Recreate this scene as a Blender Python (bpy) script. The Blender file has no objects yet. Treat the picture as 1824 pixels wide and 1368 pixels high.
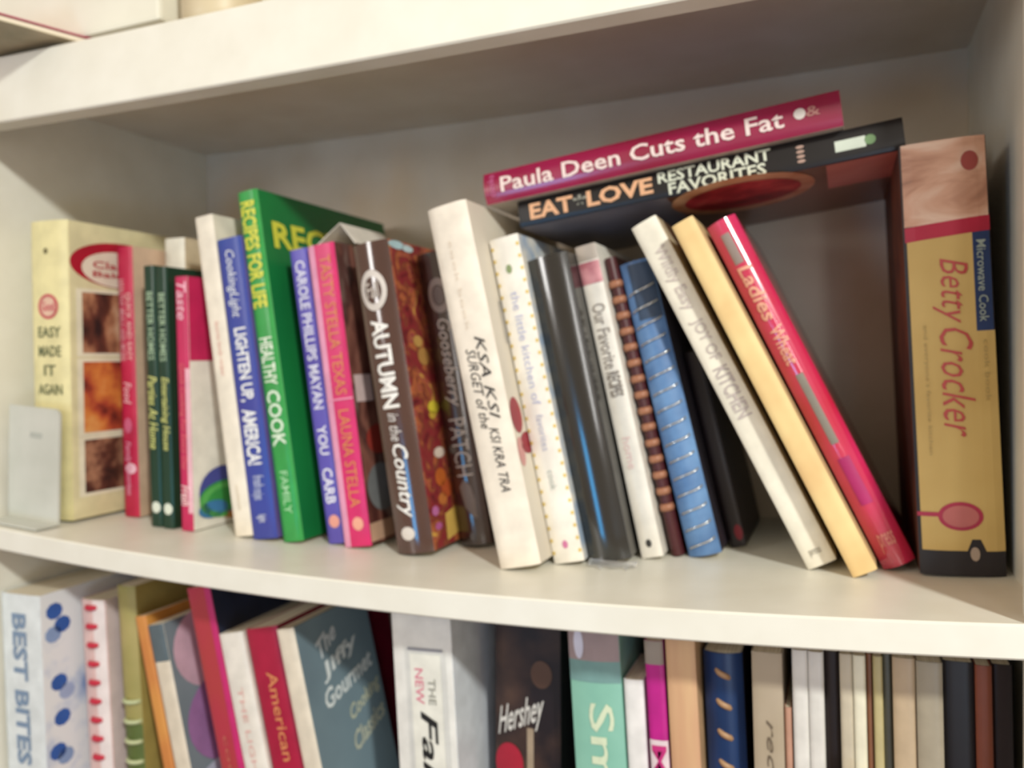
import bpy, bmesh, math, random
from mathutils import Matrix, Vector
random.seed(7)
scene = bpy.context.scene
col = scene.collection

# ------------------------------------------------------------------ camera
F_PX = 1450.0
cd = bpy.data.cameras.new('camera'); cam = bpy.data.objects.new('camera', cd); col.objects.link(cam)
cd.sensor_width = 36.0; cd.lens = F_PX / 1824.0 * 36.0; cd.clip_start = 0.01
yaw, pitch, roll = (math.radians(a) for a in (22.2124, -1.6793, -1.0704))
fw = Vector((-math.sin(yaw), math.cos(yaw), 0)); rt = Vector((math.cos(yaw), math.sin(yaw), 0)); up = Vector((0, 0, 1))
fw, up = math.cos(pitch) * fw + math.sin(pitch) * up, math.cos(pitch) * up - math.sin(pitch) * fw
rt, up = math.cos(roll) * rt + math.sin(roll) * up, math.cos(roll) * up - math.sin(roll) * rt
cam.matrix_world = Matrix(((rt.x, up.x, -fw.x, .6359), (rt.y, up.y, -fw.y, -.4566), (rt.z, up.z, -fw.z, .1312), (0, 0, 0, 1)))
cd.dof.use_dof = True; cd.dof.focus_distance = 0.33; cd.dof.aperture_fstop = 8.5
scene.camera = cam

# ------------------------------------------------------------------ world, lamps, exposure
w = bpy.data.worlds.new('room_ambient'); scene.world = w; w.use_nodes = True
w.node_tree.nodes['Background'].inputs[0].default_value = (1.0, .79, .58, 1)
w.node_tree.nodes['Background'].inputs[1].default_value = .60

def lamp(name, kind, loc, energy, color, size=.1, size_y=None, target=None):
    l = bpy.data.lights.new(name, kind); l.energy = energy; l.color = color
    if kind == 'AREA':
        l.size = size
        if size_y: l.shape = 'RECTANGLE'; l.size_y = size_y
    else: l.shadow_soft_size = size
    o = bpy.data.objects.new(name, l); col.objects.link(o); o.location = loc
    if target is not None:
        o.rotation_euler = (Vector(target) - Vector(loc)).to_track_quat('-Z', 'Y').to_euler()
    return o
lamp('table_lamp_bulb', 'POINT', (1.35, -1.0, .88), 80, (.985, 1, .94), .055)
lamp('window_gap', 'AREA', (-.42, -1.25, .41), 4.2, (1, .98, .95), .24, .36, (.35, .1, .15))
lamp('blue_screen', 'AREA', (.02, -1.32, -.20), 2.0, (.06, .48, 1.0), .22, .32, (.35, .1, .1))
lamp('added_streak_light', 'AREA', (1.02, -1.30, .36), 1.5, (1, .99, .96), .09, .44, (.5, .1, .15))  # added strip light, no real doorway, for the streak on the red spine
lamp('television', 'AREA', (1.15, -1.35, -.45), 3.4, (.52, .73, 1.0), .6, .35, (.35, .1, -.1))

vs = scene.view_settings
vs.view_transform = 'Standard'; vs.look = 'None'; vs.gamma = 1; vs.exposure = -0.10; vs.use_curve_mapping = False

# ------------------------------------------------------------------ materials
def lin(c):
    c /= 255.0
    return c / 12.92 if c <= .04045 else ((c + .055) / 1.055) ** 2.4
def rgb(h):
    if isinstance(h, str): h = tuple(int(h[i:i + 2], 16) for i in (0, 2, 4))
    return tuple(lin(c) for c in h) + (1,)
MC = {}
def mat(h, rough=.5, h2=None, scale=60, coat=0, metal=0, lo=.35, hi=.65, trans=0, alpha=1, detail=3, stretch=(1, 1, 1)):
    """procedural material: a noise mix of one colour and its neighbour (or a second colour)"""
    key = (h, rough, h2, scale, coat, metal, lo, hi, trans, alpha, stretch)
    if key in MC: return MC[key]
    m = bpy.data.materials.new('mat_' + (h if isinstance(h, str) else '%02x%02x%02x' % h)); m.use_nodes = True
    nt = m.node_tree; b = nt.nodes['Principled BSDF']
    tc = nt.nodes.new('ShaderNodeTexCoord'); mp = nt.nodes.new('ShaderNodeMapping'); mp.inputs['Scale'].default_value = stretch
    n = nt.nodes.new('ShaderNodeTexNoise'); n.inputs['Scale'].default_value = scale; n.inputs['Detail'].default_value = detail
    r = nt.nodes.new('ShaderNodeValToRGB')
    c1 = rgb(h); c2 = rgb(h2) if h2 else tuple(min(1, c * .86) for c in c1[:3]) + (1,)
    r.color_ramp.elements[0].position = lo; r.color_ramp.elements[0].color = c2
    r.color_ramp.elements[1].position = hi; r.color_ramp.elements[1].color = c1
    nt.links.new(tc.outputs['Object'], mp.inputs[0]); nt.links.new(mp.outputs[0], n.inputs['Vector'])
    nt.links.new(n.outputs['Fac'], r.inputs[0]); nt.links.new(r.outputs[0], b.inputs['Base Color'])
    b.inputs['Roughness'].default_value = rough; b.inputs['Metallic'].default_value = metal
    b.inputs['Coat Weight'].default_value = coat; b.inputs['Coat Roughness'].default_value = .08
    if coat: b.inputs['Specular IOR Level'].default_value = .9; b.inputs['Coat IOR'].default_value = 1.7
    b.inputs['Transmission Weight'].default_value = trans; b.inputs['Alpha'].default_value = alpha
    MC[key] = m
    return m
def ramp_mat(name, stops, scale, rough=.5, stretch=(1, 1, 1), coat=0, detail=4, distort=0, loc=(0, 0, 0)):
    """printed picture: noise through a colour ramp of several colours"""
    m = bpy.data.materials.new(name); m.use_nodes = True
    nt = m.node_tree; b = nt.nodes['Principled BSDF']
    tc = nt.nodes.new('ShaderNodeTexCoord'); mp = nt.nodes.new('ShaderNodeMapping')
    mp.inputs['Scale'].default_value = stretch; mp.inputs['Location'].default_value = loc
    n = nt.nodes.new('ShaderNodeTexNoise'); n.inputs['Scale'].default_value = scale
    n.inputs['Detail'].default_value = detail; n.inputs['Distortion'].default_value = distort
    r = nt.nodes.new('ShaderNodeValToRGB'); e = r.color_ramp.elements
    while len(e) < len(stops): e.new(.5)
    for k, (p, h) in enumerate(stops): e[k].position = p; e[k].color = rgb(h)
    nt.links.new(tc.outputs['Object'], mp.inputs[0]); nt.links.new(mp.outputs[0], n.inputs['Vector'])
    nt.links.new(n.outputs['Fac'], r.inputs[0]); nt.links.new(r.outputs[0], b.inputs['Base Color'])
    b.inputs['Roughness'].default_value = rough; b.inputs['Coat Weight'].default_value = coat; b.inputs['Coat Roughness'].default_value = .08
    if coat: b.inputs['Specular IOR Level'].default_value = .9; b.inputs['Coat IOR'].default_value = 1.7
    return m
def page_mat(h1='efe6d0', h2='c9bc9f'):
    key = ('page', h1, h2)
    if key in MC: return MC[key]
    m = bpy.data.materials.new('paper_pages'); m.use_nodes = True
    nt = m.node_tree; b = nt.nodes['Principled BSDF']
    tc = nt.nodes.new('ShaderNodeTexCoord'); mp = nt.nodes.new('ShaderNodeMapping'); mp.inputs['Scale'].default_value = (900, 6, 6)
    n = nt.nodes.new('ShaderNodeTexNoise'); n.inputs['Scale'].default_value = 1; n.inputs['Detail'].default_value = 2
    r = nt.nodes.new('ShaderNodeValToRGB'); r.color_ramp.elements[0].position = .3; r.color_ramp.elements[1].position = .6
    r.color_ramp.elements[0].color = rgb(h2); r.color_ramp.elements[1].color = rgb(h1)
    nt.links.new(tc.outputs['Object'], mp.inputs[0]); nt.links.new(mp.outputs[0], n.inputs['Vector'])
    nt.links.new(n.outputs['Fac'], r.inputs[0]); nt.links.new(r.outputs[0], b.inputs['Base Color'])
    b.inputs['Roughness'].default_value = .85
    MC[key] = m
    return m
PAGES = page_mat()
WHITE_PAINT = mat('eeece0', .38, 'e6e3d5', 25, lo=.3, hi=.7)
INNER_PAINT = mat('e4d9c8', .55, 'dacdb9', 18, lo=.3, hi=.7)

# ------------------------------------------------------------------ mesh helpers
def link(name, me, m=None, parent=None):
    o = bpy.data.objects.new(name, me); col.objects.link(o)
    if m is not None and not me.materials: me.materials.append(m)
    if parent: o.parent = parent
    return o
def tag(o, label, cat, group=None):
    o['label'] = label; o['category'] = cat
    if group: o['group'] = group
    return o
def mesh(verts, faces, smooth=False):
    me = bpy.data.meshes.new('m'); me.from_pydata(verts, [], faces)
    bm = bmesh.new(); bm.from_mesh(me); bmesh.ops.recalc_face_normals(bm, faces=bm.faces); bm.to_mesh(me); bm.free()
    if smooth:
        for p in me.polygons: p.use_smooth = True
    return me
def box(x0, x1, y0, y1, z0, z1, bev=0):
    bm = bmesh.new()
    bmesh.ops.create_cube(bm, size=1)
    for v in bm.verts:
        v.co = Vector((x0 if v.co.x < 0 else x1, y0 if v.co.y < 0 else y1, z0 if v.co.z < 0 else z1))
    if bev: bmesh.ops.bevel(bm, geom=bm.edges[:], offset=bev, segments=2, affect='EDGES', profile=.6)
    me = bpy.data.meshes.new('m'); bm.to_mesh(me); bm.free()
    return me
def slab(fn_top, thick, x0, x1, y0, y1, nx=28, bev=.0012):
    """board whose top follows fn_top(x) (a shelf that sags)"""
    pr = [(y0, -bev), (y0 + bev, 0), (y1, 0), (y1, -thick), (y0 + bev, -thick), (y0, -thick + bev)]
    V, Fc = [], []
    for i in range(nx + 1):
        x = x0 + (x1 - x0) * i / nx; z = fn_top(x)
        V += [(x, a, z + b) for a, b in pr]
    n = len(pr)
    for i in range(nx):
        for j in range(n):
            a = i * n + j; b = i * n + (j + 1) % n
            Fc.append((a, b, b + n, a + n))
    Fc.append(tuple(range(n))); Fc.append(tuple(nx * n + k for k in range(n)))
    return mesh(V, Fc)

# ------------------------------------------------------------------ setting and bookcase
XL, XR, D, H, HU, HT = -.040, .728, .283, .3298, .3712, .3817
SPAN, SAG, SAGU = .7454, .01437, .0032
def sag(x): u = x / SPAN; return -4 * SAG * u * (1 - u)
def sagu(x): u = x / SPAN; return -4 * SAGU * u * (1 - u)
LOW = -.385
o = link('wall_back', box(-1.6, 2.2, D + .02, D + .12, -.80, 1.7), mat('d8cfbf', .8)); o['kind'] = 'structure'
o = link('floor', box(-1.6, 2.2, -2.2, D + .02, -.86, -.80), mat('8a6a4c', .5, '6f523a', 8, stretch=(1, 8, 1))); o['kind'] = 'structure'
bc = bpy.data.objects.new('bookcase', None); col.objects.link(bc); bc.location = (0, 0, -.80)
tag(bc, 'white painted wooden bookcase whose middle shelf sags under the cookbooks', 'bookcase')
def bpart(name, me, m=WHITE_PAINT):
    for v in me.vertices: v.co.z += .80
    return link(name, me, m, bc)
bpart('shelf_board', slab(sag, .018, XL, XR, 0, D))
bpart('shelf_board', slab(lambda x: LOW, .018, XL, XR, 0, D))
bpart('shelf_board', slab(lambda x: -.745, .018, XL, XR, 0, D))
bpart('shelf_board', slab(lambda x: HT + sagu(x), HT - HU, XL, XR, .018, D), INNER_PAINT)
bpart('face_board', slab(lambda x: HT + sagu(x), HT - H, XL, XR, 0, .018))
bpart('shelf_board', slab(lambda x: .765, .018, XL, XR, 0, D))
bpart('side_panel', box(XL - .018, XL, 0, D, -.80, .765, .001))
bpart('side_panel', box(XR, XR + .018, .0, D, -.80, .765, .001))
bpart('stile', box(.7185, XR + .018, -.0008, .017, -.80, .765, .001))
bpart('back_panel', box(XL - .018, XR + .018, D, D + .006, -.80, .765), INNER_PAINT)
bpart('plinth', box(XL, XR, .02, .035, -.80, -.763, .001))

# ------------------------------------------------------------------ books
EPS = .0004
class Book:
    def __init__(s, name, label, x, y, h, lean, wd, d, z=None, hard=True, bulge=.0025, power=4, cover='ffffff', spine=None,
                 right=None, left=None, pages=None, group=None, yaw=0, rough=.4, coat=.0, cat='book', boards=None):
        s.w, s.h, s.d, s.b, s.p = wd, h, d, bulge, power
        r = bpy.data.objects.new(name, None); col.objects.link(r)
        if z is None: z = sag(x) + .0003
        r.location = (x, y, z); r.rotation_euler = (0, -math.radians(lean), math.radians(yaw))
        tag(r, label, cat, group); s.root = r
        cm = mat(cover, rough, coat=coat) if isinstance(cover, (str, tuple)) else cover
        pick = lambda c: cm if c is None else (mat(c, rough, coat=coat) if isinstance(c, (str, tuple)) else c)
        tb = (.0022 if hard else .0006) if boards is None else boards
        ins = .003 if hard else .0004
        s.tb = tb
        # spine: a curved strip
        n = 12; pts = []
        for i in range(n + 1): a = i / n; pts.append((a * wd, s.prof(a)))
        inner = [(max(tb * .6, min(wd - tb * .6, px)), py + tb) for px, py in reversed(pts)]
        loop = pts + inner; V = [(px, py, zz) for zz in (0, h) for px, py in loop]; m_ = len(loop)
        Fc = [(k, (k + 1) % m_, m_ + (k + 1) % m_, m_ + k) for k in range(m_)]
        for k in range(n):
            Fc.append((k, k + 1, m_ - 2 - k, m_ - 1 - k)); Fc.append((m_ + k, m_ + k + 1, 2 * m_ - 2 - k, 2 * m_ - 1 - k))
        s.spine = link('spine', mesh(V, Fc), pick(spine), r)
        for p_ in s.spine.data.polygons: p_.use_smooth = abs(p_.normal.z) < .5 and len(p_.vertices) == 4
        try: s.spine.data.set_sharp_from_angle(angle=math.radians(50))
        except Exception: pass
        y0 = s.b + tb * .3
        s.y0 = y0
        bv = min(.0006, tb * .4)
        s.rightc = link('front_cover', box(wd - tb, wd, y0, d, 0, h, bv), pick(right), r)
        s.leftc = link('back_cover', box(0, tb, y0, d, 0, h, bv), pick(left), r)
        link('page_block', box(tb + .0001, wd - tb - .0001, s.b + tb + .0008, d - ins, ins, h - ins), pages or PAGES, r)
    def on(s, face): return {'spine': s.spine, 'right': s.rightc, 'left': s.leftc}[face]   # prints belong to the part they are printed on
    def prof(s, a): return s.b * abs(2 * a - 1) ** s.p
    def at(s, face, a, b, e=EPS):
        """a across (0..1), b down from the top (0..1)"""
        if face == 'spine': return (a * s.w, s.prof(min(1, max(0, a))) - e, s.h * (1 - b))
        y = s.y0 + a * (s.d - s.y0)
        return (s.w + e, y, s.h * (1 - b)) if face == 'right' else (-e, y, s.h * (1 - b))
    def rect(s, name, face, a0, a1, b0, b1, m, e=EPS, label=None, skew=0):
        n = 8; V = []
        for i in range(n + 1):
            a = a0 + (a1 - a0) * i / n
            for b in (b0, b1): V.append(s.at(face, a, b + skew * (a - a0), e))
        Fc = [(2 * i, 2 * i + 2, 2 * i + 3, 2 * i + 1) for i in range(n)]
        o = link(name, mesh(V, Fc), m if not isinstance(m, (str, tuple)) else mat(m, .5), s.on(face))
        if label: o['label'] = label
        return o
    def poly(s, name, face, pts, m, e=EPS):
        """filled outline (may be concave), cut into strips so that it hugs a curved spine"""
        bm = bmesh.new(); bm.faces.new([bm.verts.new((a, b, 0)) for a, b in pts])
        bmesh.ops.triangulate(bm, faces=bm.faces[:])
        for k in range(1, 10):
            bmesh.ops.bisect_plane(bm, geom=bm.verts[:] + bm.edges[:] + bm.faces[:], plane_co=(k / 10, 0, 0), plane_no=(1, 0, 0), dist=1e-5)
        for v in bm.verts: v.co = s.at(face, v.co.x, v.co.y, e)
        me = bpy.data.meshes.new('m'); bm.to_mesh(me); bm.free()
        return link(name, me, m if not isinstance(m, (str, tuple)) else mat(m, .5), s.on(face))
    def disc(s, name, face, ca, cb, ra, rb, m, e=EPS, n=28, a0=0, a1=360):
        pts = [(ca + ra * math.cos(math.radians(a0 + (a1 - a0) * i / n)), cb - rb * math.sin(math.radians(a0 + (a1 - a0) * i / n))) for i in range(n if a1 - a0 >= 360 else n + 1)]
        return s.poly(name, face, pts, m, e)
    def ring(s, name, face, ca, cb, ra, rb, wd, m, e=EPS, n=36, a0=0, a1=360):
        V = []
        for i in range(n + 1):
            t = math.radians(a0 + (a1 - a0) * i / n)
            for k in (1, 1 - wd): V.append(s.at(face, ca + ra * k * math.cos(t), cb - rb * k * math.sin(t), e))
        return link(name, mesh(V, [(2 * i, 2 * i + 2, 2 * i + 3, 2 * i + 1) for i in range(n)]), m if not isinstance(m, (str, tuple)) else mat(m, .5), s.on(face))
    def stroke(s, name, face, pts, wa, m, e=EPS):
        """a pen stroke of width wa (metres) through points (a, b)"""
        P = [Vector(s.at(face, a, b, e)) for a, b in pts]; V = []
        nrm = Vector((0, -1, 0)) if face == 'spine' else Vector((1 if face == 'right' else -1, 0, 0))
        for i, p in enumerate(P):
            t = (P[min(i + 1, len(P) - 1)] - P[max(i - 1, 0)]).normalized(); q = t.cross(nrm) * wa / 2
            V += [tuple(p + q), tuple(p - q)]
        return link(name, mesh(V, [(2 * i, 2 * i + 2, 2 * i + 3, 2 * i + 1) for i in range(len(P) - 1)]), m if not isinstance(m, (str, tuple)) else mat(m, .5), s.on(face))
    def text(s, body, face, a0, a1, b0, b1, m, vert=True, bold=.012, shear=0, e=EPS + .0003, name='title_lettering', skew=0):
        me = text_mesh(body, bold, shear)
        V = []
        for v in me.vertices:
            u, t = v.co.x, v.co.y
            if vert: a, b = a0 + (a1 - a0) * t, b0 + (b1 - b0) * u
            else: a, b = a0 + (a1 - a0) * u, b1 - (b1 - b0) * t + skew * u
            V.append(s.at(face, a, b, e))
        for v, c in zip(me.vertices, V): v.co = c
        return link(name, me, m if not isinstance(m, (str, tuple)) else mat(m, .45, scale=200, lo=.2, hi=.5), s.on(face))
def text_mesh(body, bold=.012, shear=0):
    cu = bpy.data.curves.new('t', 'FONT'); cu.body = body; cu.resolution_u = 2; cu.offset = bold; cu.shear = shear; cu.fill_mode = 'FRONT'
    o = bpy.data.objects.new('t', cu); col.objects.link(o)
    dg = bpy.context.evaluated_depsgraph_get(); dg.update()
    me = bpy.data.meshes.new_from_object(o.evaluated_get(dg))
    bpy.data.objects.remove(o); bpy.data.curves.remove(cu)
    me.materials.clear()
    xs = [v.co.x for v in me.vertices]; ys = [v.co.y for v in me.vertices]
    x0, x1, y0, y1 = min(xs), max(xs), min(ys), max(ys)
    for v in me.vertices: v.co = ((v.co.x - x0) / (x1 - x0), (v.co.y - y0) / (y1 - y0), 0)
    bm = bmesh.new(); bm.from_mesh(me)
    for k in (.2, .4, .6, .8):
        bmesh.ops.bisect_plane(bm, geom=bm.verts[:] + bm.edges[:] + bm.faces[:], plane_co=(0, k, 0), plane_no=(0, 1, 0), dist=1e-5)
    bm.to_mesh(me); bm.free()
    return me
def comb(bk, name, n, b0, b1, m, r=.0012, out=.006, tilt=.0, flat=1.0, a0=.05, a1=.95):
    """binding loops: each a tube arching from one cover to the other, all sharing one mesh"""
    V, Fc = [], []; N, K = 12, 6
    for i in range(N + 1):
        t = math.pi * i / N; a = a0 + (a1 - a0) * i / N
        cx = bk.w * (.5 - (a1 - a0) / 2 * math.cos(t)); cy = .003 - out * math.sin(t); cz = tilt * (i / N - .5)
        nx_, ny_ = -math.cos(t), -math.sin(t)
        for k in range(K):
            p = 2 * math.pi * k / K
            V.append((cx + r * math.cos(p) * nx_, cy + r * math.cos(p) * ny_, cz + r * flat * math.sin(p)))
    for i in range(N):
        for k in range(K):
            Fc.append((i * K + k, i * K + (k + 1) % K, (i + 1) * K + (k + 1) % K, (i + 1) * K + k))
    me = mesh(V, Fc, True); me.materials.append(m)
    for i in range(n):
        o = link(name, me, None, bk.root); o.location.z = bk.h * (1 - (b0 + (b1 - b0) * i / (n - 1)))

G = 'cookbooks standing on the middle shelf'
GL = 'books standing on the lower shelf'
WT = mat('f4efe4', .5, scale=200)

# --- 1 cream cookbook at the far left
b = Book('cookbook', 'cream hardcover with three stacked food photos on its cover, leftmost on the middle shelf', -.0195, .040, .2560, -1.2, .0440, .19,
         cover='e9dfa8', group=G, rough=.45, right='e6dcb0')
b.disc('dot_mark', 'spine', .46, .10, .055, .010, '6a6238')
b.ring('logo', 'spine', .5, .285, .27, .042, .22, 'c8485c')
b.disc('logo_fill', 'spine', .5, .285, .20, .031, 'e6bfa8')
b.text('Good', 'spine', .33, .68, .268, .300, 'c8485c', vert=False)
for k, t in enumerate(('EASY', 'MADE', 'IT', 'AGAIN')):
    wdt = (.30, .30, .16, .32)[k]
    b.text(t, 'spine', .52 - wdt, .52 + wdt, .352 + .064 * k, .388 + .064 * k, '5d6544', vert=False)
ph1 = ramp_mat('food_photo', [(.3, '2b1a18'), (.45, '6b3a2c'), (.55, 'b07a5a'), (.7, 'd8b494')], 45, stretch=(1, 1, .6))
ph2 = ramp_mat('food_photo', [(.28, '5a1e1c'), (.42, 'b24a30'), (.55, 'd8813e'), (.72, 'e8b26a')], 38, loc=(.3, .2, .5))
ph3 = ramp_mat('food_photo', [(.35, '1c1414'), (.46, '5c3428'), (.6, 'a8785c'), (.75, 'c49a80')], 42, loc=(.7, .1, .9))
b.disc('red_arch', 'right', .30, .135, .30, .080, 'b3122e', n=36)
b.disc('white_badge', 'right', .27, .150, .21, .062, 'e9dcc8', e=EPS * 2)
b.text('Classic', 'right', .12, .40, .125, .150, 'b3122e', vert=False, e=EPS * 3)
b.text('Baking', 'right', .12, .40, .160, .185, 'b3122e', vert=False, e=EPS * 3)
for k, (b0, b1, m_) in enumerate(((.235, .44, ph1), (.47, .71, ph2), (.735, .915, ph3))):
    b.rect('photo_mat', 'right', .03, .49, b0 - .012, b1 + .012, 'f2ead0')
    b.rect('cover_photo', 'right', .06, .43, b0, b1, m_, EPS * 2)
# --- white frosted holder in front of it
hz = .098
pts = [(0, 0), (.060, 0), (.060, hz - .006)] + [(.054 + .006 * math.cos(math.radians(t)), hz - .006 + .006 * math.sin(math.radians(t))) for t in (20, 45, 70, 90)] + [(0, hz)]
nP = len(pts)
holder = bpy.data.objects.new('card_holder', None); col.objects.link(holder); holder.location = (-.0345, .0265, sag(-.0345) + .0008); holder.rotation_euler = (0, .072, 0)
tag(holder, 'pale frosted plastic card holder standing before the cream spine at far left', 'holder')
MH = mat('d9dad0', .35, 'cfd1c6', 30, trans=.15)
link('upright_plate', mesh([(x, y, z) for y in (0, .0022) for x, z in pts], [tuple(range(nP)), tuple(range(nP, 2 * nP))] + [(k, (k + 1) % nP, nP + (k + 1) % nP, nP + k) for k in range(nP)]), MH, holder)
link('foot', box(0, .060, -.020, .0, 0, .0016, .0005), MH, holder)
link('embossed_mark', box(.026, .040, -.0004, 0, .072, .0765, .0001), mat('b9bdb4', .4), holder)

# --- 2 crimson slim book
b = Book('cookbook', 'slim crimson cookbook with two lines of pink lettering, beside the photo cover', .0365, .0848, .2405, -.2, .0175, .155,
         cover='c41f4a', group=G, right='d8b89c', hard=False, bulge=.001)
b.text('QUICK AND EASY', 'spine', .52, .88, .17, .42, 'eab4ae'); b.text('HEALTHY MEALS AND MORE', 'spine', .10, .46, .12, .42, 'e3a0a4')
b.text('Food', 'spine', .25, .75, .50, .58, 'eab4b8', shear=.2); b.disc('logo', 'spine', .45, .66, .26, .028, 'd8688c')
b.text('Family Favorites', 'spine', .18, .62, .72, .92, 'ea9cb4', shear=.2)
b.disc('star_mark', 'spine', .55, .82, .35, .02, 'f0c0cc')
# white book set back behind them
b = Book('cookbook', 'white paperback pushed back behind the crimson and dark green spines', .0580, .118, .252, -.4, .0230, .150,
         cover='ece6d4', group=G, hard=False, bulge=.001, right='dcc9a8')
# --- 3 two dark green booklets
for k, (x0, t1, t2, lab) in enumerate(((.0840, 'BETTER HOMES', 'Parties At Home', 'left of two dark green booklets with yellow script, beside the crimson spine'),
                                       (.0972, 'BETTER HOMES', 'Entertaining House', 'right of two dark green booklets with yellow script, beside the pink spine'))):
    b = Book('booklet', lab, x0, .0690, .2225 - .001 * k, 0.0, .0126, .165, cover='123a2a', group='twin dark green booklets', hard=False, bulge=.0012, rough=.3)
    b.text(t1, 'spine', .30, .82, .10, .36, 'a9c3a2', bold=.006); b.text(t2, 'spine', .18, .92, .42, .70, 'cdd07e', shear=.25)
    b.disc('publisher_mark', 'spine', .55, .925, .36, .022, 'dfe6d6')
link_ob = Book('booklet', 'very thin orange booklet squeezed between dark green and pink spines', .1108, .078, .214, 0, .0046, .15, cover='dc9a68', hard=False, bulge=.0004, group=G,
               right='d07a5a', spine=ramp_mat('orange_spine', [(.3, 'c85a4a'), (.5, 'e0a070'), (.7, 'd8b888')], 30))
# --- 4 pink book with white lower cover
b = Book('cookbook', 'thin hot pink cookbook with white lower cover and green swirl', .1168, .0700, .2135, -.2, .0128, .160,
         cover='c8245c', group=G, right='f0ebe0', hard=False, bulge=.001)
b.text('Taste', 'spine', .2, .95, .02, .17, 'f0b8c8', shear=.25, name='title_lettering')
b.text('Quick Cooking For Every Day', 'spine', .15, .72, .34, .76, 'e26a74', shear=.2, bold=.004)
b.rect('pale_stripe', 'spine', .70, 1.0, .36, .93, 'eab4c0', EPS * .6)
b.text('Fresh', 'spine', .1, .9, .82, .90, 'f4d4d4', shear=.2)
b.rect('pink_cover_band', 'right', 0, 1, 0, .33, 'c8245c')
b.disc('swirl_leaf', 'right', .36, .90, .24, .09, 'c98a4a'); b.disc('swirl_leaf', 'right', .22, .86, .18, .10, '4a4f9c', EPS * 1.5)
b.disc('swirl_leaf', 'right', .24, .885, .20, .065, '3a9a4a', EPS * 2); b.disc('swirl_leaf', 'right', .14, .93, .11, .035, '3f7fb4', EPS * 3)
b.disc('swirl_leaf', 'right', .45, .80, .13, .07, 'a4502c', EPS * 2); b.ring('swirl_ring', 'right', .22, .90, .18, .07, .3, '5cb45c', EPS * 3, a0=60, a1=280)
# yellow-brown book behind
b = Book('cookbook', 'low tan book set far back behind the pink spine', .1312, .150, .2180, 0, .0115, .120, cover='caa86a', spine='d8b06a', group=G, hard=False, bulge=.001)
b.rect('yellow_tab', 'spine', .3, .8, 0, .08, 'd8cc3c'); b.rect('dark_tab', 'spine', .6, .95, .08, .13, '4c1830')

# --- 5 white slim leaning
b = Book('cookbook', 'slim plain white book leaning left against the bright blue spine', .1712, .0728, .2655, 7.1, .0182, .175, cover='f3ead8', group=G, hard=False, bulge=.001, rough=.55)
b.text('favorite family recipes', 'spine', .35, .65, .33, .50, 'e4b4a8', bold=0, shear=.25); b.text('cookbook', 'spine', .4, .6, .84, .92, 'd9cdb6', bold=0)
# --- 6 blue
b = Book('cookbook', 'blue paperback with bold white capitals on its spine', .1900, .0715, .2455, 6.7, .0245, .18, cover='2c459c', group=G, hard=False, bulge=.0015, rough=.35,
         spine=mat('2f4a9e', .35, '3c3f98', 14), right='6a5a9c')
b.text('CookingLight', 'spine', .22, .70, .04, .265, 'd9deea', shear=.25, bold=.008)
b.text('LIGHTEN UP,', 'spine', .22, .80, .30, .545, 'eef0f2', bold=.03); b.text('AMERICA!', 'spine', .22, .80, .57, .755, 'eef0f2', bold=.03)
b.text('fresh', 'spine', .35, .78, .79, .83, 'bcc4e0'); b.text('recipes', 'spine', .18, .72, .835, .87, 'bcc4e0'); b.text('light', 'spine', .3, .7, .92, .945, 'd4d8ea')
# --- 7 green
b = Book('cookbook', 'tall grass green cookbook with yellow capitals on spine and cover', .2178, .0740, .2840, 7.35, .0195, .195, cover='1d8a42', group=G, hard=False, bulge=.002, rough=.3,
         spine='35a04c', right=mat('1c8440', .3, '17703a', 8))
b.text('RECIPES FOR LIFE', 'spine', .12, .85, .03, .335, 'd8d84a', bold=.03)
b.text('HEALTHY', 'spine', .2, .82, .42, .555, 'e4f0dc', bold=.02); b.text('COOK', 'spine', .2, .85, .57, .73, 'dff0da', bold=.02)
b.text('FAMILY', 'spine', .35, .72, .80, .92, 'a4dca8', bold=.008)
b.text('RECIPES', 'right', .06, .80, .085, .165, 'd8d84a', vert=False, bold=.03)
# dark book in the gap
b = Book('cookbook', 'dark brown book hidden in the gap between green and purple spines', .2405, .105, .2250, 7.4, .0110, .15, cover='3a2a2a', group=G, hard=False, bulge=.001)
b.text('THE', 'spine', .3, .7, .55, .62, '8a7a78')
# --- 8 purple
b = Book('cookbook', 'slim purple cookbook with white capitals, beside the hot pink spine', .2545, .0842, .2365, 7.4, .0165, .165, cover='5548a8', group=G, hard=False, bulge=.001,
         spine=mat('6a62c0', .35, '4c3f9e', 10))
b.text('CAROLE PHILLIPS MAYAN', 'spine', .25, .82, .04, .545, 'dcdcf0', bold=.02); b.text('YOU', 'spine', .25, .78, .60, .70, 'e6e6f4', bold=.02)
b.text('CARB', 'spine', .22, .80, .745, .865, 'e6e6f4', bold=.02); b.disc('heart_mark', 'spine', .52, .925, .30, .022, 'e8a090')
# --- 9 hot pink
pk = ramp_mat('stained_cover', [(.30, '2e1a18'), (.42, '5a302a'), (.50, '8a5a4c'), (.56, '54302c'), (.66, '9a8478'), (.78, 'd8c4b4')], 22, stretch=(1, 1, .5))
b = Book('cookbook', 'hot pink cookbook with faded gold lettering and a torn spine', .2728, .0797, .2380, 6.75, .0243, .175, cover='d8286c', group=G, hard=False, bulge=.0012, right=pk, rough=.35)
b.rect('pale_pink_edge', 'spine', 0, .26, 0, 1, 'eaa0c0', EPS * .6)
b.text('TASTY STELLA TEXAS', 'spine', .42, .82, .04, .50, 'd88a4c', bold=0); b.text('LAUNA STELLA', 'spine', .42, .82, .55, .87, 'd88a4c', bold=0)
b.disc('heart_mark', 'spine', .62, .925, .20, .022, 'eeaa92'); b.rect('tear_line', 'spine', 0, 1, .512, .517, 'f0a0bc', EPS * 2)
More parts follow.
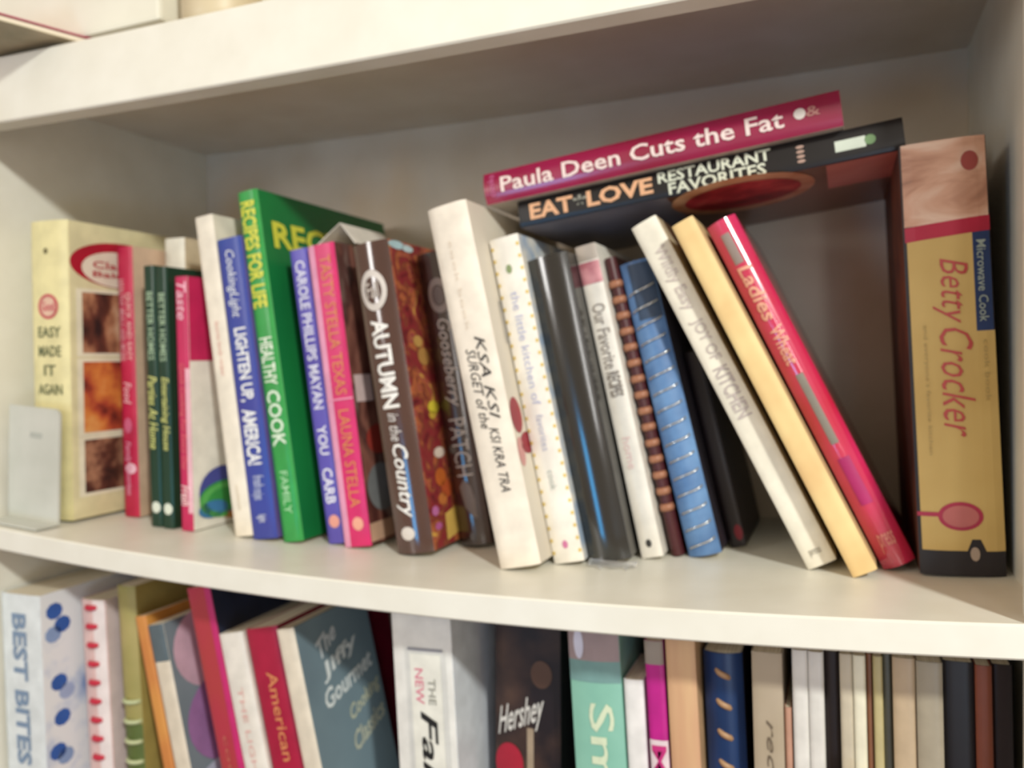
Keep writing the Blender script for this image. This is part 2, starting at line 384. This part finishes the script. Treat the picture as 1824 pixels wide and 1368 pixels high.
b.rect('white_patch', 'right', .02, .16, .44, .53, 'e2c8c4'); b.disc('red_patch', 'right', .16, .66, .10, .05, 'a03a30'); b.disc('grey_patch', 'right', .14, .82, .12, .08, '7a7c7c'); b.rect('tan_patch', 'right', .0, .2, .93, .99, 'd0a88c')
note = tag(link('folded_note', mesh([(.238, .100, .2268), (.262, .100, .2440), (.277, .100, .2268), (.238, .165, .2268), (.262, .165, .2440), (.277, .165, .2268),
                                       (.239, .100, .2264), (.262, .100, .2434), (.276, .100, .2264), (.239, .165, .2264), (.262, .165, .2434), (.276, .165, .2264)],
                    [(0, 1, 4, 3), (1, 2, 5, 4), (6, 7, 10, 9), (7, 8, 11, 10), (0, 1, 7, 6), (1, 2, 8, 7), (3, 4, 10, 9), (4, 5, 11, 10), (0, 3, 9, 6), (2, 5, 11, 8)]), mat('e9e2d6', .6)),
           'folded white paper resting on top of the hot pink cookbook', 'paper')
# --- 10 Autumn book
flo = ramp_mat('floral_print', [(.30, '5a1a1c'), (.42, '8c2a30'), (.50, '7a3a2a'), (.57, 'b86a3c'), (.63, '8c2440'), (.74, 'd4a648')], 55, distort=1.2)
b = Book('cookbook', 'glossy dark brown cookbook with AUTUMN lettering and a floral cover', .3232, .0723, .2360, 8.3, .0310, .185, cover='4a2a22', group=G, bulge=.0042, power=2,
         rough=.16, right=flo, spine=mat('4c2c24', .16, '432620', 20, coat=.4))
b.ring('wreath', 'spine', .46, .155, .36, .066, .34, 'd8d0c8'); b.text('Fall', 'spine', .28, .62, .13, .18, 'c8beb4', vert=False)
b.text('AUTUMN', 'spine', .25, .72, .25, .535, 'f2f0ea', bold=.03); b.text('in the', 'spine', .35, .66, .55, .64, 'd8d4d0', shear=.3, bold=.004)
b.text('Country', 'spine', .22, .74, .65, .885, 'f2f0ea', shear=.3); b.disc('star_mark', 'spine', .42, .935, .20, .022, 'e0d8d0', n=10)
for a_, b_, r_, q_, c_ in ((.06, .015, .07, .014, 'b4d4dc'), (.15, .02, .05, .012, 'c4dce0'), (.17, .55, .05, .022, 'd8c83c'), (.15, .575, .03, .014, 'c8a83c'), (.16, .70, .05, .018, 'e0cfc0'),
                           (.14, .78, .05, .03, 'c06428'), (.18, .82, .05, .03, 'b8542c'), (.13, .85, .04, .02, 'c8783c'), (.05, .88, .03, .016, 'c070a8'), (.06, .93, .03, .012, 'b8609c'), (.15, .38, .05, .03, 'b88a4a'), (.12, .33, .04, .02, 'c49a54')):
    b.disc('printed_flower', 'right', a_, b_, r_, q_, c_, n=11)
b.poly('yellow_corner', 'right', [(.13, .90), (.24, .885), (.26, .97), (.12, .985)], 'd8b45c')
# --- 12 dark brown script
b = Book('cookbook', 'dark brown cookbook with silvery script and a leaf emblem, beside the thick white book', .3566, .1122, .2315, 8.6, .0258, .150, cover='3a231e', group=G, bulge=.005, power=2,
         rough=.2, spine=mat('3c2520', .2, '301c18', 20, coat=.3))
b.ring('wreath', 'spine', .62, .15, .34, .06, .4, '9c8c82'); b.disc('knot', 'spine', .62, .15, .18, .032, '7a6a62')
b.text('Gooseberry', 'spine', .32, .84, .23, .53, 'c0b4a8', shear=.3, bold=.006); b.text('PATCH', 'spine', .30, .82, .57, .765, 'b8aca0', bold=0)
b.poly('leaf', 'spine', [(.32, .80), (.5, .775), (.68, .80), (.76, .85), (.74, .91), (.60, .90), (.42, .87)], '7c6c60')
# --- 13 thick white with handwriting
b = Book('cookbook', 'thick worn white book with black handwriting on its spine', .4138, .0577, .2570, 11.5, .0304, .195, cover='f2e8d8', group=G, bulge=.003, rough=.6, right=mat('e4dccc', .6, 'd2cabc', 12), hard=False)
ink = mat('2a2626', .6)
b.text('KSA KSI', 'spine', .56, .80, .37, .60, ink, shear=.35, bold=0, name='handwriting'); b.text('SURGET of the', 'spine', .28, .52, .40, .62, ink, shear=.35, bold=0, name='handwriting')
b.text('KSI KRA TRA', 'spine', .46, .70, .62, .795, ink, shear=.35, bold=0, name='handwriting')
b.text('cook book', 'spine', .40, .50, .10, .35, 'e0d2c0', bold=-.005)
b.disc('red_smear', 'right', .05, .60, .05, .05, 'a03844'); b.disc('red_smear', 'right', .10, .68, .06, .03, '9c2c3c'); b.rect('grey_patch', 'right', .10, .55, .28, .40, 'bcb6ac'); b.disc('pink_stain', 'right', .03, .70, .03, .04, 'd89c98')
# --- 14 white with dotted edge
b = Book('cookbook', 'white book with a tiny yellow dotted border down both spine edges', .4455, .0824, .2350, 11.2, .0222, .180, cover='f6f0e4', group=G, bulge=.0012, rough=.5, hard=False, right=mat('e4e0d4', .5, '9cb0c8', 60))
dot = mat('e0c25c', .5)
for k in range(26):
    b.disc('border_dot', 'spine', .06, .03 + k * .0375, .05, .006, dot, n=8); b.disc('border_dot', 'spine', .94, .03 + k * .0375, .05, .006, dot, n=8)
b.disc('leaf_mark', 'spine', .5, .10, .10, .014, '8c9c6c'); b.text('the little kitchen of', 'spine', .38, .66, .17, .52, 'b4b8d4', bold=-.004); b.text('favorites', 'spine', .40, .64, .55, .66, 'b4b8cc', bold=-.004)
b.text('cook', 'spine', .4, .62, .72, .78, 'a8b0a8', bold=-.004); b.disc('pink_mark', 'spine', .5, .945, .09, .012, 'd87ca8')
# --- 15 black glossy
b = Book('cookbook', 'plain glossy black book with a rounded spine in a clear jacket', .4690, .0880, .2190, 11.4, .0302, .165, cover='0c0e0e', group=G, bulge=.0036, power=2, rough=.16,
         spine=mat('0a0d0d', .18, '101414', 20, coat=.35))
V = []; Fc = []
for i in range(15):
    a = i / 14
    for j, (dy, dz) in enumerate(((-.0015, .004), (-.006, .0006), (-.012 - .003 * math.sin(i * 1.7), .0006 + .002 * abs(math.sin(i * 1.3))))): V.append((a * b.w * 1.15, b.prof(a) + dy, dz + math.sin(math.radians(-10)) * 0 ))
for i in range(14):
    for j in range(2): Fc.append((i * 3 + j, i * 3 + j + 1, i * 3 + j + 4, i * 3 + j + 3))
jk = link('plastic_jacket', mesh(V, Fc, True), mat('e6e8ea', .08, trans=.55, alpha=.55), b.root); jk['label'] = 'clear wrinkled plastic jacket edge'
jk.rotation_euler = (0, math.radians(10.6), 0)
# --- 16 white with pink top band
b = Book('cookbook', 'white book with a pink band at the top of its spine, beside the black book', .5013, .1120, .2290, 11.7, .0155, .150, cover='f2ede2', group=G, bulge=.001, rough=.5, hard=False)
b.rect('pink_band', 'spine', 0, 1, .055, .125, ramp_mat('pink_band', [(.3, '9c4a58'), (.6, 'd89aa0')], 60)); b.rect('tan_edge', 'spine', 0, 1, 0, .05, 'b8aca0')
b.text('Our Favorite', 'spine', .22, .85, .19, .40, '9c938a', bold=.01); b.text('RECIPES', 'spine', .22, .85, .41, .49, '8e857c', bold=.03)
b.text('home', 'spine', .3, .7, .62, .72, 'e8c8c4', bold=-.004); b.disc('black_mark', 'spine', .48, .955, .14, .013, '3c3a38', n=9)
# --- 17 maroon comb bound
b = Book('cookbook', 'narrow maroon cookbook with copper binding loops', .5204, .1220, .2205, 12.3, .0088, .145, cover='4a181c', group=G, bulge=.003, power=2, rough=.4, hard=False)
comb(b, 'binding_loop', 15, .09, .84, mat('b07858', .4, '8c5a44', 90), .0016, .0035, flat=1.9)
# --- 18 blue wire bound
b = Book('cookbook', 'steel blue cookbook with a silver wire binding, last before the wide gap', .5328, .1200, .2150, 12.8, .0232, .150, cover='5a7fae', group=G, bulge=.005, power=2, rough=.4, hard=False,
         spine=mat('6f97c4', .4, '4a6e9e', 30), right='2c2630')
comb(b, 'wire_loop', 16, .10, .96, mat('d8d8d4', .2, metal=.8), .0007, .0042, tilt=.006, flat=1.0, a0=.1, a1=.9)
b.rect('dark_head_band', 'spine', .25, .98, .01, .20, '34465e')
# dark book behind in the gap
b = Book('cookbook', 'dark brown book set back in shadow behind the wire binding', .5575, .158, .1480, 12.7, .0115, .105, cover='241c20', group=G, bulge=.001, hard=False)
b.disc('red_corner', 'spine', .7, .93, .25, .04, '8c1c30')
# --- 20-22 leaning trio
b = Book('cookbook', 'white book leaning steeply with grey lettering, leftmost of the leaning trio', .6137, .0979, .2550, 26.4, .0188, .165, cover='f0ead8', group=G, bulge=.0018, rough=.55, right='cdbb9a')
b.text('Wildly Easy', 'spine', .25, .80, .08, .27, 'c8bcb4', bold=.012); b.text('JOY OF', 'spine', .25, .78, .30, .42, 'c4b8b0', bold=.012); b.text('KITCHEN', 'spine', .25, .80, .44, .585, 'bcb0aa', bold=.02)
b.text('press', 'spine', .3, .7, .955, .975, 'a8a498', vert=False)
b = Book('cookbook', 'plain cream yellow book leaning steeply, middle of the leaning trio', .6403, .0814, .2485, 26.0, .0152, .175, cover='ecd094', group=G, bulge=.0015, rough=.6, spine=mat('eed598', .6, 'e0ba80', 22), right='d8c08c')
b = Book('cookbook', 'glossy pinkish red book leaning steeply, rightmost of the leaning trio', .6583, .0998, .2475, 25.7, .0200, .165, cover='c4203c', group=G, bulge=.0055, power=2, rough=.12,
         spine=ramp_mat('red_gloss', [(.3, 'c41e34'), (.55, 'd02c5c'), (.7, 'd43a70')], 14, rough=.16, coat=.6), right='a81c30')
b.rect('grey_label', 'spine', .28, .58, .04, .13, '9c8c84'); b.text('Ladies', 'spine', .25, .72, .14, .30, 'e6a88c', bold=.02, shear=.1); b.text('Wheat', 'spine', .25, .70, .32, .43, 'e6a48c', bold=.02)
b.rect('grey_bar', 'spine', .35, .60, .46, .66, '8c8478'); b.rect('violet_patch', 'spine', .30, .68, .70, .83, 'b42468'); b.text('press', 'spine', .25, .75, .91, .96, 'e08c80', vert=False, shear=.2)

# --- binder at the right wall
b = Book('recipe_binder', 'tall dark recipe binder with worn cream spine label and red spoon, against the right wall', .6780, .0891, .2590, 2.4, .0458, .185, z=sag(.678) + .0016, cover='221d22', group=None, bulge=.003, rough=.5,
         left=mat('7c4a30', .6, '4a2c26', 20), cat='binder')
cr = mat('d8ba74', .6, 'c9a862', 14)
phb = ramp_mat('hands_photo', [(.28, '6c5444'), (.40, 'b8866c'), (.52, 'd8a88c'), (.66, 'ecccb4'), (.8, 'd89488')], 30, stretch=(.5, 1, 1.4), distort=1.0)
b.rect('label_photo', 'spine', .02, .99, .0, .19, phb); b.disc('red_dot', 'spine', .80, .055, .10, .022, 'a44a44', EPS * 2)
b.rect('red_band', 'spine', .02, 1.0, .192, .226, 'bc1c40', EPS * 1.6, skew=-.012)
b.poly('cream_label', 'spine', [(.04, .222), (.79, .212), (.79, .44), (1.0, .44), (1.0, .942), (.78, .942), (.72, .915), (.62, .915), (.56, .942), (.04, .942)], cr, EPS)
b.rect('blue_label', 'spine', .79, .99, .210, .44, '1f3a6c', EPS)
b.text('Microwave Cook', 'spine', .83, .94, .235, .42, 'a8b8b0', bold=.006, e=EPS * 2.5)
b.text('Betty', 'spine', .30, .72, .27, .42, 'c04a48', shear=.35, bold=-.004, e=EPS * 2.5); b.text('Crocker', 'spine', .36, .74, .43, .68, 'c04a48', shear=.35, bold=-.004, e=EPS * 2.5)
b.text("and everyone's favorite kitchen", 'spine', .16, .23, .42, .72, 'b39c62', bold=-.006, e=EPS * 2.5); b.text('cook book', 'spine', .86, .92, .46, .60, 'b39c62', bold=-.006, e=EPS * 2.5)
b.disc('spoon_bowl', 'spine', .50, .862, .26, .033, 'b83050', EPS * 2); b.disc('spoon_bowl_fill', 'spine', .50, .862, .21, .025, 'c8706c', EPS * 3); b.rect('spoon_handle', 'spine', .0, .27, .853, .863, 'b83050', EPS * 2)
b.disc('rivet', 'spine', .645, .948, .055, .016, 'b09c8a', EPS * 3)

# --- books lying on top
gph = mat('9a9aa6', .3, '77778a', 8)
b = Book('cookbook', 'black restaurant recipe book lying flat across the leaning books', .6718, .100, .2560, 96.55, .0190, .175, z=.2568, cover='1d1b1c', group='books lying flat on top of the row', hard=False, bulge=.0012, rough=.3, left=gph)
def along(body, face, l0, l1, g0, g1, m, **k): return b.text(body, face, g0, g1, l0, l1, m, **k)   # l measured from the left end
along('EAT', 'spine', .035, .165, .22, .82, 'e0ac84', bold=.035); along('*', 'spine', .165, .205, .30, .78, '8c8c80', bold=.02); along('LOVE', 'spine', .205, .39, .24, .84, 'e0ac84', bold=.035)
along('RESTAURANT', 'spine', .405, .695, .52, .93, 'd4d8c4', bold=.025); along('FAVORITES', 'spine', .43, .68, .06, .48, 'd4d8c4', bold=.025)
for k in range(4): b.disc('small_mark', 'spine', .26 + .16 * k, .765, .055, .010, 'b49484', n=10)
b.rect('publisher_label', 'spine', .30, .66, .845, .915, 'ccd4c4'); b.disc('green_leaf', 'spine', .5, .925, .16, .013, '6c8c5c')
pie = ramp_mat('fruit_pie_photo', [(.3, '7c1420'), (.45, 'a82430'), (.6, 'd04048'), (.75, 'e08a6a')], 40)
b.rect('photo_panel', 'left', 0, 1, .42, 1.0, mat('8c5e4c', .3, '6a4436', 10)); b.disc('photo_dish', 'left', .22, .60, .34, .19, ramp_mat('crust', [(.3, 'c8845c'), (.7, 'ecc09a')], 40), EPS * 2)
b.disc('photo_filling', 'left', .22, .60, .24, .155, pie, EPS * 3); b.rect('photo_pink_cloth', 'left', 0, .45, .82, 1.0, mat('e89a8c', .4, 'c87068', 14), EPS * 2)
b = Book('cookbook', 'magenta hardcover with white lettering, topmost of the two lying flat', .6366, .089, .2430, 96.5, .0225, .165, z=.2722, cover='9c1850', group='books lying flat on top of the row', bulge=.003, power=2, rough=.25,
         spine=mat('a01850', .25, '8c1438', 12, coat=.2), left='cfc4b8')
b.text('Paula Deen Cuts the Fat', 'spine', .28, .78, .055, .86, 'f0dcd6', bold=.015)
b.disc('white_mark', 'spine', .56, .90, .16, .015, 'e8e0d8', n=10); b.text('&', 'spine', .42, .70, .915, .95, 'b88078'); b.text('cooks', 'spine', .2, .9, .015, .035, 'd070a0', vert=False, bold=0)

# ------------------------------------------------------------------ lower shelf
def low(label, x, y, ztop, lean, wd, cover, d=.18, name='cookbook', **k):
    """x, ztop: top-left corner of the spine; its foot stands on the lower board"""
    h = (ztop - LOW) / math.cos(math.radians(lean))
    if lean < 0: h = (ztop - LOW - wd * math.sin(math.radians(-lean))) / math.cos(math.radians(lean))
    fx = x + h * math.sin(math.radians(lean)); z = LOW + .0003 + (wd * math.sin(math.radians(-lean)) if lean < 0 else 0)
    bb = Book(name, label, fx, y, h, lean, wd, d, z=z, cover=cover, group=k.pop('group', GL), hard=k.pop('hard', False), bulge=k.pop('bulge', .0012), **k)
    return bb
b = low('pale white and blue cookbook with faded blue lettering, lowest left corner', -.0365, .018, -.060, .6, .0470, 'e4eaea', right=ramp_mat('blue_floral', [(.5, 'e4e8ec'), (.62, 'c4cfe2'), (.75, '8aa0cc')], 30))
b.text('BEST BITES', 'spine', .30, .66, .05, .45, '7c93ae', bold=.03)
for a_, b_, c_ in ((.07, .05, '2c5cac'), (.11, .09, '2c5cac'), (.06, .11, '8aa4d0'), (.12, .27, 'a8b8dc'), (.08, .24, '2c5cac'), (.09, .335, '2c5cac'), (.10, .44, '8aa4d0'), (.06, .42, '2c5cac')):
    b.disc('blue_flower', 'right', a_, b_, .045, .022, c_, n=9)
b = low('pale pink recipe book with a red plastic comb binding, on the lower shelf', .0205, .048, -.0690, 1.6, .0280, 'ecc8c0', power=2, bulge=.003, spine='e8c4bc', right='d8c8c8')
comb(b, 'comb_tooth', 17, .02, .84, mat('c8203c', .35), .0026, .0050, a0=.36, a1=.72, flat=.95)
b.rect('white_strip', 'spine', .58, .98, .0, 1, 'f0e4e0')
b = low('olive recipe book with pale green comb teeth, beside the red comb binding', .0555, .055, -.0560, 2.0, .0200, 'a89a58', power=2, bulge=.003, spine=mat('b8a86c', .5, '8c8a48', 12))
comb(b, 'comb_tooth', 14, .30, .98, mat('c4cc9c', .4), .0018, .0055, a0=.1, a1=.9, flat=1.1)
b.rect('green_band', 'spine', .0, 1, .36, .60, '5c6c34'); b.rect('red_band', 'spine', .0, 1, .60, .66, '9c2c34')
b = low('narrow orange book leaning left beside the olive comb-bound book', .0800, .052, -.0800, 12, .0120, 'dc9c4c', spine=mat('e0a450', .5, 'c46a3c', 10))
b.text('home cooking', 'spine', .3, .75, .5, .95, 'b85a34', bold=0)
pl = ramp_mat('plates_print', [(.35, '5a4a78'), (.48, 'a878a8'), (.55, 'b8a4c4'), (.65, '8898a4')], 14)
b = low('cream spined book with mauve plates printed on its slate cover', .0985, .048, -.0840, 12.2, .0165, 'e6dac4', d=.19, right=mat('66747c', .5, '8a98a0', 10), spine='e8dcc6')
b.disc('plate', 'right', .22, .10, .20, .11, 'd8b4c4'); b.disc('plate', 'right', .26, .30, .24, .12, 'a478ac', EPS * 2); b.disc('plate', 'right', .20, .50, .28, .10, 'c4cce0', EPS * 3); b.disc('plate', 'right', .30, .72, .30, .14, '7c5c94', EPS * 2)
b.rect('slate_cap', 'spine', 0, 1, 0, .10, '5c6a70'); b.rect('white_square', 'right', .15, .4, .62, .8, 'e8d8e0', EPS * 4)
b = low('tall slim red book with a magenta edge, leaning between mauve plates and white spine', .1395, .050, -.0500, 12.0, .0240, 'b42a44', right=mat('2c3654', .4, '1c2030', 14), spine=mat('b8304c', .45, 'b04438', 10))
b.rect('magenta_edge', 'spine', .78, 1, 0, 1, 'c8246c'); b.text('cooking with friends', 'spine', .3, .6, .35, .9, 'c46c5c', bold=0)
b = low('slim white book with faint pink lettering, leaning against the crimson book', .1715, .050, -.0840, 12.0, .0235, 'f2ece0')
b.text('THE LIGHT COOK', 'spine', .38, .60, .14, .56, 'e4b4ac', bold=0)
b = low('crimson leaning book with gold lettering, on the lower shelf', .1985, .050, -.0770, 12.0, .0305, 'b01c40', right='8c1834')
b.text('American', 'spine', .42, .74, .11, .33, 'dc8c5c', bold=.01); b.text('COOKERY', 'spine', .40, .70, .35, .60, 'd88c84', bold=.01)
b = low('cream spined book with white lettering on its slate blue cover', .2345, .042, -.0710, 12.2, .0160, 'ece0cc', d=.098, right=mat('62747f', .5, '7c929c', 8), hard=True, spine='eadfca')
for k, (t, a0, a1, b0, m_) in enumerate((('The', .20, .48, .060, 'd4dce0'), ('Jiffy', .22, .74, .115, 'e4ecec'), ('Gourmet', .18, .90, .175, 'e4ecec'), ('Cooking', .46, .94, .245, 'c8ccb4'), ('Classics', .44, .94, .31, 'c8ccb8'))):
    b.text(t, 'right', a0, a1, b0, b0 + .048, m_, vert=False, bold=.025, skew=-.04)
b = low('dark brown book in shadow behind the slate blue cover', .2700, .140, -.0600, 9, .0240, '3a2a26', d=.12, spine=ramp_mat('dark_picture', [(.35, '1c1614'), (.5, '4a3428'), (.62, '2c2c22'), (.75, '6a4a34')], 30))
b = low('thick white cookbook with a framed spine panel and black script', .3330, .046, -.0480, 2.2, .0470, 'f0efe8', d=.20, rough=.4, hard=True, right='e4e8ee')
b.rect('panel_border', 'spine', .22, .90, .075, 1, 'dcdcd6'); b.rect('panel_top_line', 'spine', .27, .86, .072, .078, '8c8c94', EPS * 2); b.rect('panel_field', 'spine', .30, .82, .085, 1, 'efeee2', EPS * 2)  # pale grey printed border, top line and field of the panel
b.text('THE', 'spine', .60, .72, .135, .19, '9a9a90', e=EPS * 3.5); b.text('NEW', 'spine', .38, .52, .115, .19, 'e08a9c', e=EPS * 3.5); b.text('Family', 'spine', .36, .72, .205, .52, '1c1c1c', shear=.25, e=EPS * 3.5)
b = low('dark chocolate brown book tilted right with pale script and a red patch', .3990, .082, -.0500, -.8, .0500, '1c1014', d=.09, spine=ramp_mat('dark_wood_print', [(.4, '180c10'), (.52, '3c2820'), (.66, '5a4030')], 16))
b.text('Hershey', 'spine', .05, .76, .215, .295, 'd8d4cc', vert=False, shear=.3, skew=-.05); b.disc('red_patch', 'spine', .22, .335, .22, .045, 'b01c34'); b.rect('tan_ladle', 'spine', .50, .60, .25, .36, 'a8947c'); b.disc('tan_bowl', 'spine', .72, .13, .16, .03, '5c4030')
b = low('tan book far back between the thick white cookbook and the dark brown one', .3985, .178, -.0500, 0, .0250, '9c7c60', d=.09)
b = low('mint green book with large cream lettering down its spine', .4640, .052, -.0490, 2.6, .0345, '8cc4b0', hard=True, bulge=.003, power=2, spine=mat('94ccb6', .4, '84bca8', 20))
b.rect('taupe_top_band', 'spine', 0, 1, 0, .058, 'a89494'); b.rect('grey_band', 'spine', 0, 1, .058, .10, '7ca4a0'); b.text('Smoothies', 'spine', .36, .84, .14, .72, 'd8e4c4', bold=.01)
b.disc('painted_highlight', 'spine', .22, .025, .10, .03, 'dcdcee', EPS * 2)  # highlight painted onto the spine as a pale disc
b = low('short plain white book between the mint and the magenta spines', .5015, .055, -.0780, 2.5, .0128, 'f4f2ee', d=.05)
b = low('dark maroon book added for the shade behind the short white one', .5015, .110, -.0500, 2.4, .0120, '3a2420', d=.14)  # dark book put in for the shade above the short white one
b = low('narrow magenta book with pink lettering on a white foot', .5160, .052, -.0500, 2.6, .0118, 'c4208c', right='a81c78')
b.rect('grey_top', 'spine', 0, 1, 0, .045, 'a09488'); b.rect('white_foot', 'spine', 0, 1, .19, .6, 'f0dce0'); b.text('Mint', 'spine', .1, .9, .20, .36, 'c8307c')
b = low('peach tan book beside a navy comb-bound book', .5300, .050, -.0470, 2.3, .0183, 'dcb488', spine=mat('e0ba8c', .5, 'cc9c78', 12, stretch=(4, 1, .5)))
b = low('navy recipe book with tan comb teeth, on the lower shelf', .5515, .060, -.0560, 2.0, .0240, '14305c', right='0c1020', power=2, bulge=.005, spine=mat('183a6c', .35, '10284c', 14))
comb(b, 'comb_tooth', 14, .04, .80, mat('b89068', .45), .0014, .0035, a0=.0, a1=.35, flat=1.6, tilt=-.006)
b = low('taupe book with thin dark script, right of the navy comb-bound book', .5830, .046, -.0470, 1.0, .0174, 'b4a48e', spine=mat('b8a892', .55, 'a8987e', 14))
b.text('recipes we love', 'spine', .35, .75, .12, .55, '6c5e4c', shear=.35, bold=-.004)
GM = 'thin magazines at the right of the lower shelf'
x = .6014
for lab, wd, zt, yy, c in (('slim salmon magazine right of the taupe script book', .0045, -.0800, .05, 'c89880'),
                           ('left of two white magazines near the salmon one', .0090, -.0440, .048, 'e6e2da'),
                           ('right of two white magazines, beside a dark gap', .0088, -.0440, .048, 'e2ded6'),
                           ('dark brown magazine between two pale pairs', .0085, -.0460, .058, '2c2020'),
                           ('beige magazine right of the dark brown magazine', .0072, -.0430, .047, 'cec2aa'),
                           ('ivory magazine, brightest one at the lower right', .0070, -.0430, .047, 'efe9cf'),
                           ('thin rust brown magazine right of the ivory one', .0036, -.0430, .052, '8c5c40'),
                           ('straw yellow magazine, thin, lower right', .0054, -.0430, .049, 'c4b684'),
                           ('slate grey magazine between straw yellow and tan ones', .0048, -.0430, .055, '6c6e64'),
                           ('tan book right of the slate grey magazine', .0120, -.0420, .048, 'c4ac8c'),
                           ('taupe book left of the black book, lower right', .0135, -.0420, .046, 'a89c86'),
                           ('black book near the right end of the lower shelf', .0160, -.0420, .052, '201c1e'),
                           ('rust red narrow book near the right wall, lower shelf', .0085, -.0420, .050, '8c4a34')):
    low(lab, x, yy, zt, 1.0, wd - .0004, c, group=GM, name='magazine' if 'magazine' in lab else 'cookbook', d=.17); x += wd
b = low('dark plum book with a green foot, last before the right wall', x, .055, -.0420, 1.0, .0100, '2a2024', d=.16)
b.rect('green_foot', 'spine', 0, 1, .25, .6, '7c9c6c')
# a strip of card standing askew before the taupe book
t = link('bookmark', box(-.0035, .0035, -.0005, .0005, 0, .15, .0001), mat('cfc6b8', .5)); t.location = (.560, .036, -.2315); t.rotation_euler = (0, math.radians(34), 0)
tag(t, 'pale grey strip of card slanting across the taupe book', 'bookmark')

# ------------------------------------------------------------------ things on the upper shelf
ztop = HT + .0022
bx = bpy.data.objects.new('storage_box', None); col.objects.link(bx); bx.location = (.04, .012, ztop + .0070)
tag(bx, 'white lidded storage box on the upper shelf, resting on the pink booklet', 'box')
MB_ = mat('e9e6d6', .5, 'e2dfce', 20)
link('body', box(-.06, .124, .004, .22, 0, .10, .003), MB_, bx); link('lid', box(-.062, .127, .001, .222, .10, .135, .003), MB_, bx)
cn = bpy.data.objects.new('canister', None); col.objects.link(cn); cn.location = (.206, .036, HT + sagu(.175) + .0003)
tag(cn, 'beige rounded canister at the edge of the upper shelf', 'canister')
def lathe(pr, n=40):
    V, Fc = [], []
    for r_, z_ in pr:
        for k in range(n): V.append((r_ * math.cos(2 * math.pi * k / n), r_ * math.sin(2 * math.pi * k / n), z_))
    for i in range(len(pr) - 1):
        for k in range(n): Fc.append((i * n + k, i * n + (k + 1) % n, (i + 1) * n + (k + 1) % n, (i + 1) * n + k))
    Fc.append(tuple(range(n))); Fc.append(tuple((len(pr) - 1) * n + k for k in range(n)))
    return mesh(V, Fc, True)
MCN = mat('cfc0a0', .45, 'c4b494', 20)
link('body', lathe([(.026, 0), (.0285, .003), (.029, .01), (.029, .09), (.027, .095)]), MCN, cn); link('lid', lathe([(.0295, .0955), (.030, .098), (.030, .112), (.028, .116), (.004, .118)]), mat('b8a888', .4), cn)
bk = bpy.data.objects.new('booklet', None); col.objects.link(bk)
bk.location = (.077, -.020, ztop + .0004); bk.rotation_euler = (0, 0, math.radians(180 - 18))
tag(bk, 'beige booklet with pink edges jutting out over the upper shelf', 'booklet')
mp_ = mat('b4a488', .5, '8c8468', 20); mk = mat('b03a5c', .5)
link('lower_cover', box(0, .104, -.05, .030, 0, .0008), mp_, bk); link('page_block', box(.002, .102, -.048, .028, .0009, .0050), PAGES, bk); link('upper_cover', box(0, .104, -.05, .030, .0051, .0060), mk, bk)
link('pink_border', box(.0, .104, .026, .030, -.0006, -.0001), mk, bk); link('pink_stripe', box(.050, .104, .010, .014, -.0006, -.0001), mk, bk)
